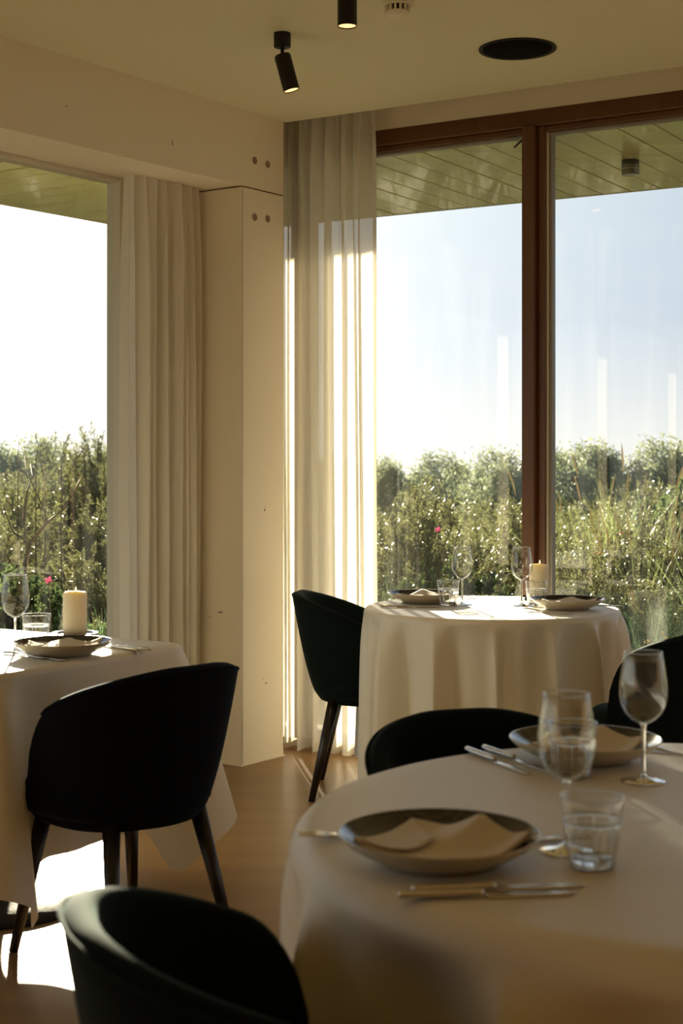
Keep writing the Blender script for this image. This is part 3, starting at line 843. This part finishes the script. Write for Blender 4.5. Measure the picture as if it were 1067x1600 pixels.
# ------------------------------------------------------------------ ceiling fittings
def lamp(loc, rz, tilt, label):
    r = empty('ceiling_spotlight', loc, rz, label, 'spotlight', 'black ceiling spotlights')
    g = G(); g.lathe([(.030, 0), (.030, -.048), (.027, -.050), (.010, -.050)], 32, True, True); link('ceiling_cup', g, M_BLACK, r, angle=.6)
    g = G(); g.tube([(0, 0, -.048), (0, 0, -.085)], .0065, 12); link('stem', g, M_BLACK, r)
    Mx = Matrix.Translation((0, 0, -.078)) @ Matrix.Rotation(tilt, 4, 'Y')
    g = G(); g.lathe([(.006, .004), (.026, .002), (.029, -.003), (.029, -.128), (.027, -.128), (.026, -.110)], 32, True, M=Mx); link('lamp_head', g, M_BLACK, r, angle=.6)
    g = G(); g.lathe([(.0262, -.124), (.024, -.110), (.014, -.098), (.0002, -.094)], 32, M=Mx); link('reflector', g, M_LAMPIN, r)
    ld = bpy.data.lights.new('spot', 'SPOT'); ld.energy = 5; ld.color = (1, .62, .32); ld.spot_size = 1.1; ld.spot_blend = .6; ld.shadow_soft_size = .02
    lo = bpy.data.objects.new('spot_glow', ld); COL.objects.link(lo); lo.parent = r
    lo.matrix_local = Mx @ Matrix.Translation((0, 0, -.135))
    return r
lamp(((441-533.5)/2310*5.2, 5.2, ZC), 0, -.26, 'black tilted spotlight with a warm lit end on the ceiling')
lamp(((542.5-533.5)/2310*4.42, 4.42, ZC), 0, 0, 'black upright spotlight cut by the top edge of the picture')
sdt = empty('smoke_detector', ((621-533.5)/2310*4.84, 4.84, ZC), 0, 'white round smoke detector on the ceiling beside the cut-off spotlight', 'smoke detector')
g = G(); g.lathe([(.050, 0), (.051, -.006), (.047, -.012)], 40, True, True); link('mounting_base', g, M_WHITEPL, sdt, angle=.5)
g = G(); g.lathe([(.033, -.010), (.032, -.034)], 32, True, True); link('chamber', g, M_DARKINNER, sdt)
for k in range(14):
    a = k/14*2*PI; g = G(); g.box((.036*math.cos(a), .036*math.sin(a), -.024), (.010, .007, .026), a); link('vent_rib', g, M_WHITEPL, sdt, smooth=False)
g = G(); g.lathe([(.050, -.010), (.052, -.013), (.040, -.017), (.037, -.011)], 40); link('collar', g, M_WHITEPL, sdt)
g = G(); g.lathe([(.037, -.034), (.035, -.041), (.026, -.048), (.016, -.049), (.015, -.0475), (.0003, -.0475)], 40, True); link('cover', g, M_WHITEPL, sdt, angle=.7)
sp = empty('ceiling_speaker', ((808.5-533.5)/2310*5.39, 5.39, ZC), 0, 'round black recessed ceiling speaker above the right window', 'speaker')
g = G(); g.lathe([(.131, .0), (.141, -.001), (.141, -.005), (.133, -.006), (.128, -.003), (.126, -.0008)], 64); link('trim_ring', g, M_BLACK, sp)
g = G(); g.lathe([(.127, -.0012), (.126, -.0022), (.0003, -.0030)], 64); link('grille', g, M_DARKINNER, sp)
ol = empty('eave_lamp', ((985-533.5)/2310*6.88, 6.88, ZS), 0, 'small round lamp fixed under the wooden eaves outside the right window', 'lamp')
g = G(); g.lathe([(.040, 0), (.040, -.022), (.042, -.024)], 32, True, True); link('housing', g, M_BLACK, ol, angle=.5)
g = G(); g.lathe([(.042, -.024), (.042, -.066), (.038, -.070), (.0003, -.070)], 32); link('glass_shade', g, mat('smoked_diffuser', (.10, .10, .08), .25, coat=.4), ol, angle=.5)
g = G(); g.lathe([(.0425, -.040), (.0432, -.042), (.0425, -.044)], 32); link('band', g, M_SPACER, ol)

# ------------------------------------------------------------------ outside: ground and plants
def ground_h(x, y):
    d = max(0, y-12)
    return -.06-.035*d+.10*math.sin(x*.35+y*.2)*min(1, d/5)
g = G(); nx_, ny_ = 60, 60
def gf(u, v):
    x = -70+140*u; yy = 5.0+115*v*v
    return (x, yy, ground_h(x, yy))
g.grid(gf, nx_, ny_)
def gf2(u, v):
    x = -70+60.5*u; yy = -25+30*v; return (x, yy, -.06)
o = link('dune_ground', g, M_GROUND); tag(o, kind='structure')
g = G(); g.prism([(-40, -25), (t2(RL(9.4, .46))[0], t2(RL(9.4, .46))[1]), t2(RL(1.7, .46)), (-40, 5.1)], -.10, -.06)
tag(link('lawn_strip', g, M_GROUND, smooth=False), kind='structure')

rs = np.random.RandomState(11)
def unit(v): return v/np.maximum(1e-9, np.linalg.norm(v, axis=-1, keepdims=True))
def leafmesh(name, P, D, ln, wd, m, parent, rsd=rs):
    n = len(P); D = unit(D); sdv = unit(np.cross(D, unit(rsd.normal(size=(n, 3)))))
    ln = ln*rsd.uniform(.6, 1.3, (n, 1)); wd = wd*rsd.uniform(.7, 1.2, (n, 1))
    nrm = np.cross(D, sdv)
    V = np.stack([P, P+D*ln*.5+sdv*wd*.5, P+D*ln+nrm*ln*.12, P+D*ln*.5-sdv*wd*.5], 1).reshape(-1, 3)
    me = bpy.data.meshes.new(name)
    me.vertices.add(4*n); me.vertices.foreach_set('co', V.astype(np.float32).ravel())
    me.loops.add(4*n); me.loops.foreach_set('vertex_index', np.arange(4*n, dtype=np.int32))
    me.polygons.add(n); me.polygons.foreach_set('loop_start', np.arange(0, 4*n, 4, dtype=np.int32)); me.polygons.foreach_set('loop_total', np.full(n, 4, dtype=np.int32))
    me.update(calc_edges=True); me.validate()
    me.materials.append(m)
    o = bpy.data.objects.new(name, me); COL.objects.link(o); o.parent = parent; o['kind'] = 'stuff'
    return o
def shrub(name, h, r, nst, ntw, nlf, m, seed, ln=.034, wd=.011, spiky=.5):
    rd = np.random.RandomState(seed)
    root = empty(name, (0, 0, -50), cat='shrub')
    g = G(); PP = []; DD = []
    for i in range(nst):
        a = rd.uniform(0, 2*PI); q = rd.uniform(0, 1)**.5*r
        hh = h*math.sqrt(max(.08, 1-(q/r)**2*.85))*rd.uniform(.72, 1.08)
        b = np.array([math.cos(a)*q*.15, math.sin(a)*q*.15, 0]); e = np.array([math.cos(a)*q, math.sin(a)*q, hh])
        c = (b+e)/2+rd.normal(size=3)*.07*r; c[2] += .05*h
        ts = np.linspace(0, 1, 6)[:, None]; path = (1-ts)**2*b+2*ts*(1-ts)*c+ts**2*e
        g.tube([tuple(p) for p in path], list(np.linspace(.010, .003, 6)), 4, cap=False)
        dirs = e-b; dirs = dirs/np.linalg.norm(dirs)
        for k in range(ntw):
            t = rd.uniform(.12, 1)**.8; p0 = (1-t)**2*b+2*t*(1-t)*c+t*t*e
            dv = rd.normal(size=3)*.65+dirs*.4+np.array([0, 0, spiky]); dv /= np.linalg.norm(dv)
            Lt = rd.uniform(.10, .30)*(h/1.3)
            if k % 4 == 0: g.tube([tuple(p0), tuple(p0+dv*Lt)], [.003, .001], 3, cap=False)
            u = rd.uniform(0, 1, (nlf, 1))
            PP.append(p0+dv*Lt*u+rd.normal(size=(nlf, 3))*.008)
            DD.append(rd.normal(size=(nlf, 3))*.75+dv*.8)
    P = np.concatenate(PP); D = np.concatenate(DD)
    link('branches', g, M_TWIG, root)['kind'] = 'stuff'
    leafmesh('foliage', P, D, ln, wd, m, root, rd)
    return root
def tree(name, h, seed, m, ln=.16, wd=.09):
    rd = np.random.RandomState(seed)
    root = empty(name, (0, 0, -50), cat='tree')
    g = G(); g.tube([(0, 0, 0), (.05, 0, h*.4), (0, .05, h*.8)], [.07, .05, .02], 6)
    PP = []; DD = []
    for i in range(80):
        a = rd.uniform(0, 2*PI); zz = h*rd.uniform(.12, 1); q = .42*h*rd.uniform(0, 1)**.5*math.sqrt(max(.03, 1-((zz/h-.5)/.55)**2))
        c = np.array([math.cos(a)*q, math.sin(a)*q, zz]); n = 60
        PP.append(c+rd.normal(size=(n, 3))*h*.055); DD.append(rd.normal(size=(n, 3)))
        if i % 4 == 0: g.tube([(0, 0, zz*.6), tuple(c)], [.02, .006], 4, cap=False)
    link('trunk', g, M_TWIG, root)
    leafmesh('crown', np.concatenate(PP), np.concatenate(DD), ln, wd, m, root, rd)
    return root
def grassclump(name, n, h, spread, seed, m, heads=0, w_=.005):
    rd = random.Random(seed); root = empty(name, (0, 0, -50), cat='grass')
    g = G(); g2 = G()
    for i in range(n):
        a = rd.uniform(0, 2*PI); q = rd.uniform(0, spread); bx, by = q*math.cos(a), q*math.sin(a)
        le = h*rd.uniform(.5, 1.1); da = a+rd.uniform(-1, 1); bend = le*rd.uniform(.1, .75); wv = w_*rd.uniform(.7, 1.3); sa = rd.uniform(0, PI)
        V = []; ns = 6
        for k in range(ns):
            t = k/(ns-1); r_ = bend*t*t; z = le*(t-.22*t*t*bend/le)
            x, y = bx+math.cos(da)*r_, by+math.sin(da)*r_; ww = wv*(1-t**2)+.0004
            V += [(x-math.cos(sa)*ww/2, y-math.sin(sa)*ww/2, z), (x+math.cos(sa)*ww/2, y+math.sin(sa)*ww/2, z)]
        g.add(V, [(2*k, 2*k+1, 2*k+3, 2*k+2) for k in range(ns-1)])
        if i < heads:
            x, y, z = V[-1]; dx, dy = math.cos(da)*.5, math.sin(da)*.5
            g2.tube([(x, y, z-.02), (x+dx*.03, y+dy*.03, z+.04), (x+dx*.07, y+dy*.07, z+.10), (x+dx*.11, y+dy*.11, z+.15)], [.002, .006, .005, .001], 5)
    link('blades', g, m, root, smooth=False)['kind'] = 'stuff'
    if heads: link('seed_heads', g2, M_STRAW, root, smooth=False)['kind'] = 'stuff'
    return root

sh = [shrub('dune_shrub', 1.30, .80, 34, 16, 42, M_LEAF, 21), shrub('dune_shrub', 1.15, .75, 30, 16, 42, M_LEAF, 22, spiky=.9),
      shrub('dune_shrub', 1.35, .65, 28, 17, 40, M_LEAF, 23, spiky=1.2)]
rb = shrub('rose_bush', .75, .55, 26, 14, 26, M_LEAFG, 24, .045, .028, .3)
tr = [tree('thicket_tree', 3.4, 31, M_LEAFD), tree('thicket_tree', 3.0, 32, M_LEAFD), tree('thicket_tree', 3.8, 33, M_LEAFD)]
gr = [grassclump('grass_tuft', 150, .75, .16, 41, M_GRASSB), grassclump('grass_tuft', 110, .95, .20, 42, M_GRASS, 14)]
used = set()
def plant(proto, x, y, s, rz, label, group, dz=0, sz=None):
    z = ground_h(x, y)+dz
    if id(proto) not in used:
        used.add(id(proto)); o = proto; o.location = (x, y, z); o.rotation_euler = (0, 0, rz); o['label'] = label; o['group'] = group
        o.scale = (s, s, sz or s); return o
    return dup(proto, (x, y, z), rz, label, group, (s, s, sz or s))
rp = random.Random(5)
# first rows of shrubs close outside the right window: (X/Y ratio, distance, height scale)
def zlab(q, row):
    zn = 'behind the sheer curtain' if q < .02 else 'in the left pane of the right window' if q < .13 else 'right of the brown mullion' if q < .24 else 'beyond the right edge of the view'
    dn = ('nearest low olive shrub', 'olive shrub of the second row', 'glinting olive shrub of the third row', 'hazy shrub halfway to the thicket', 'pale hazy shrub in the middle distance', 'farthest pale shrub in front of the thicket')[row]
    return dn+' '+zn, dn+' '+zn+' group'
LR = 'olive dune shrub with glinting leaves outside the right window'
GR_ = 'dune shrubs outside the right window'
for row, (yy, n, lo, hi, hs) in enumerate(((9.0, 6, .015, .34, .58), (10.6, 8, -.02, .36, .78), (12.6, 9, -.05, .38, .88), (15.5, 10, -.08, .42, .88), (19, 11, -.1, .45, .95), (24, 12, -.12, .48, 1.02))):
    for i in range(n):
        q = lo+(hi-lo)*(i+.5)/n+rp.uniform(-.012, .012); y = yy*rp.uniform(.96, 1.05); s = hs*rp.uniform(.85, 1.15)
        plant(sh[(i+row) % 3], q*y, y, s*1.05, rp.uniform(0, 6.28), *zlab(q, row), 0, s)
LL = 'brownish dune shrub close outside the left window'
for row, (yy, n, lo, hi, hs) in enumerate(((8.6, 7, -.44, -.14, .40), (10.4, 9, -.52, -.12, .72), (12.4, 11, -.60, -.11, .95), (16, 12, -.66, -.09, 1.15), (21, 14, -.75, -.12, 1.3))):
    for i in range(n):
        q = lo+(hi-lo)*(i+.5)/n+rp.uniform(-.01, .01); y = yy*rp.uniform(.96, 1.05); s = hs*rp.uniform(.88, 1.12)
        plant(sh[(i+row+1) % 3], q*y, y, s, rp.uniform(0, 6.28), ('low brownish shrub right outside the left window', 'brownish shrub of the second row outside the left window', 'glinting shrub of the third row outside the left window')[row] if row < 3 else ('tall hazy shrub farther beyond the left window', 'farthest hazy shrub below the sky in the left window')[row-3], ('low near shrubs', 'middle shrubs', 'third row shrubs', 'tall far shrubs', 'farthest shrubs')[row]+' outside the left window', 0, s*1.02)
# distant thicket
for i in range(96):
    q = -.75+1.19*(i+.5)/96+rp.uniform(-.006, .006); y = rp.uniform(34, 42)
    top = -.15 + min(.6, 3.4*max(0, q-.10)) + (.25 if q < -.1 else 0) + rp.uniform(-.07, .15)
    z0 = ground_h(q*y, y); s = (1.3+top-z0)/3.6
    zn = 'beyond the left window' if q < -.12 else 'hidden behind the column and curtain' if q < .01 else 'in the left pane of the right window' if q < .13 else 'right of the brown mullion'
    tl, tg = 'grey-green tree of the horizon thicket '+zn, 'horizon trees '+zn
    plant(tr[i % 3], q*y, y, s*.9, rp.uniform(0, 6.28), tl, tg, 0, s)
# rose bushes with pink blooms
def bloom(x, y, z, label, s=1):
    g = G(); rd = random.Random(3)
    for k in range(9):
        a = k/9*2*PI*2.1; tl = .5+.25*(k % 3)
        V = [(0, 0, 0), (.016*math.cos(a-.5), .016*math.sin(a-.5), .012*tl), (.030*math.cos(a), .030*math.sin(a), .022*tl), (.016*math.cos(a+.5), .016*math.sin(a+.5), .012*tl)]
        g.add(V, [(0, 1, 2, 3)])
    sl_ = (z-ground_h(x, y))/(s*1.2)
    Mt = Matrix.Rotation(.9, 4, 'X'); g.V = [tuple(Mt @ Vector(v)) for v in g.V]
    o = empty('pink_rose', (x, y, z)); o.scale = (s*1.2,)*3
    link('bloom', g, M_PINK, o, smooth=False)
    g = G(); g.tube([(0, 0, -.002), (.03, .02, -sl_*.5), (.02, 0, -sl_)], .003, 5); link('stem', g, M_TWIG, o)
    return tag(o, label, 'flower')
for i, (q, y, s) in enumerate(((-.215, 7.6, .95), (-.19, 7.9, .85), (-.245, 7.8, 1.0), (-.27, 8.3, 1.1))):
    plant(rb, q*y, y, s, i*1.3, 'fresh green rose bush directly outside the left window', 'rose bushes outside the left window')
plant(rb, .075*9.2, 9.2, .9, 2.2, 'bright green bush low behind the two wine glasses of the round table', 'rose bushes outside the right window')
plant(rb, .22*13.2, 13.2, 1.5, 2.9, 'bright green bush at the right edge in front of the thicket', 'rose bushes outside the right window')
def wp(px, py, Y): return ((px-533.5)/2310*Y, Y, 1.3-(py-722)/2310*Y)
bloom(*wp(76, 908, 7.1), 'pink rose bloom outside the left window above the candle', .6)
bloom(*wp(684, 829, 8.2), 'pink rose bloom in the shrubs left of the mullion', .55)
# bare dark branches in the left view
g = G()
def br(pts, Y, r0, r1):
    P_ = [wp(a, b, Y+.25*math.sin(i*2.1)) for i, (a, b) in enumerate(pts)]
    g.tube(P_, list(np.linspace(r0, r1, len(P_))), 6)
br([(38, 1010), (40, 880), (46, 850), (75, 815), (100, 795), (118, 765), (126, 745)], 7.9, .013, .003)
br([(42, 870), (37, 810), (42, 770), (50, 745), (47, 725)], 7.9, .009, .003)
br([(75, 815), (66, 790), (52, 760), (40, 735), (38, 712)], 7.9, .005, .002)
br([(46, 850), (20, 830), (8, 800), (14, 775)], 7.9, .006, .002)
br([(100, 795), (112, 770), (104, 740)], 7.9, .004, .0015)
tag(link('bare_branches', g, M_TWIG), 'dark bare forked branches rising outside the left window', 'branches')
g = G()
for pts in ([(96, 720), (100, 695), (110, 678)], [(70, 722), (75, 690)], [(28, 715), (30, 690)], [(56, 722), (60, 695), (55, 680)]):
    P_ = [wp(a, b, 9.5) for a, b in pts]; P_ = [(P_[0][0], P_[0][1], .4)]+P_
    g.tube(P_, [.006]+[.0025]*len(pts), 4)
tag(link('bare_twigs', g, M_TWIG), 'thin bare twigs poking above the hedge into the white sky', 'twigs')
# grasses
for i, (px, Y, s, k) in enumerate(((1010, 8.0, .8, 0), (1050, 8.4, .9, 0), (975, 8.3, .75, 0), (1090, 8.1, .8, 0), (1035, 7.7, .6, 0), (1000, 9.2, .9, 1), (955, 8.9, .8, 0), (1120, 8.6, 1, 1), (1160, 8.3, 1, 0))):
    x = (px-533.5)/2310*Y; plant(gr[k], x, Y, s, i*1.1, 'bluish green grass tuft outside the right pane beside the round table', 'grass tufts outside the right pane')
for i, (px, Y, s) in enumerate(((900, 11.6, 1.1), (950, 11.9, 1.25), (985, 11.5, 1.3), (1030, 11.8, 1.25), (1060, 11.6, 1.1), (925, 11.3, 1.1), (745, 9.6, .75), (1010, 9.9, .9))):
    x = (px-533.5)/2310*Y; plant(gr[1], x, Y, s, i*.9, 'tall grass with pale straw seed heads standing in the shrubs', 'tall seeding grasses among the shrubs')
for i, (px, Y, s) in enumerate(((165, 7.3, .8), (150, 7.6, .85), (185, 7.5, .8), (120, 7.4, .6), (205, 7.7, .8))):
    x = (px-533.5)/2310*Y; plant(gr[0], x, Y, s, i*.9, 'bluish grass tuft low outside the left window beside its curtain', 'grass tufts outside the left window')
for i, (px, Y, s) in enumerate(((610, 8.8, .9), (640, 8.5, .8), (680, 8.9, .9), (720, 8.6, .8), (600, 9.3, 1.05), (780, 8.8, .8), (880, 8.8, .8), (920, 8.5, .8))):
    x = (px-533.5)/2310*Y; plant(gr[0], x, Y, s, i*.9, 'low grass tuft behind the round window table outside', 'grass tufts behind the round table')
# berries and small yellow flowers
def dots(name, pts, Y, r, m, label, cat):
    g = G()
    for (a, b) in pts:
        c = wp(a, b, Y); g.lathe([(.0003, -r), (r*.8, -r*.6), (r, 0), (r*.8, r*.6), (.0003, r)], 8, M=Matrix.Translation(c))
    o = link(name, g, m); o['kind'] = 'stuff'; return tag(o, label, cat)
dots('orange_berries', [(966, 834), (970, 833), (974, 832), (929, 864), (934, 863), (938, 864)], 8.6, .006, M_BERRY, 'tiny orange berries in the shrub right of the mullion', 'berries')
dots('yellow_flowers', [(1008, 1004), (1013, 1001), (1036, 988), (1041, 997)], 7.6, .007, M_YEL, 'tiny yellow flowers in the grass at the lower right pane', 'flowers')
# an unused prototype never stays under the ground
for o in list(S.objects):
    if o.parent is None and o.type == 'EMPTY' and o.location.z < -40:
        for c in list(o.children): bpy.data.objects.remove(c)
        bpy.data.objects.remove(o)
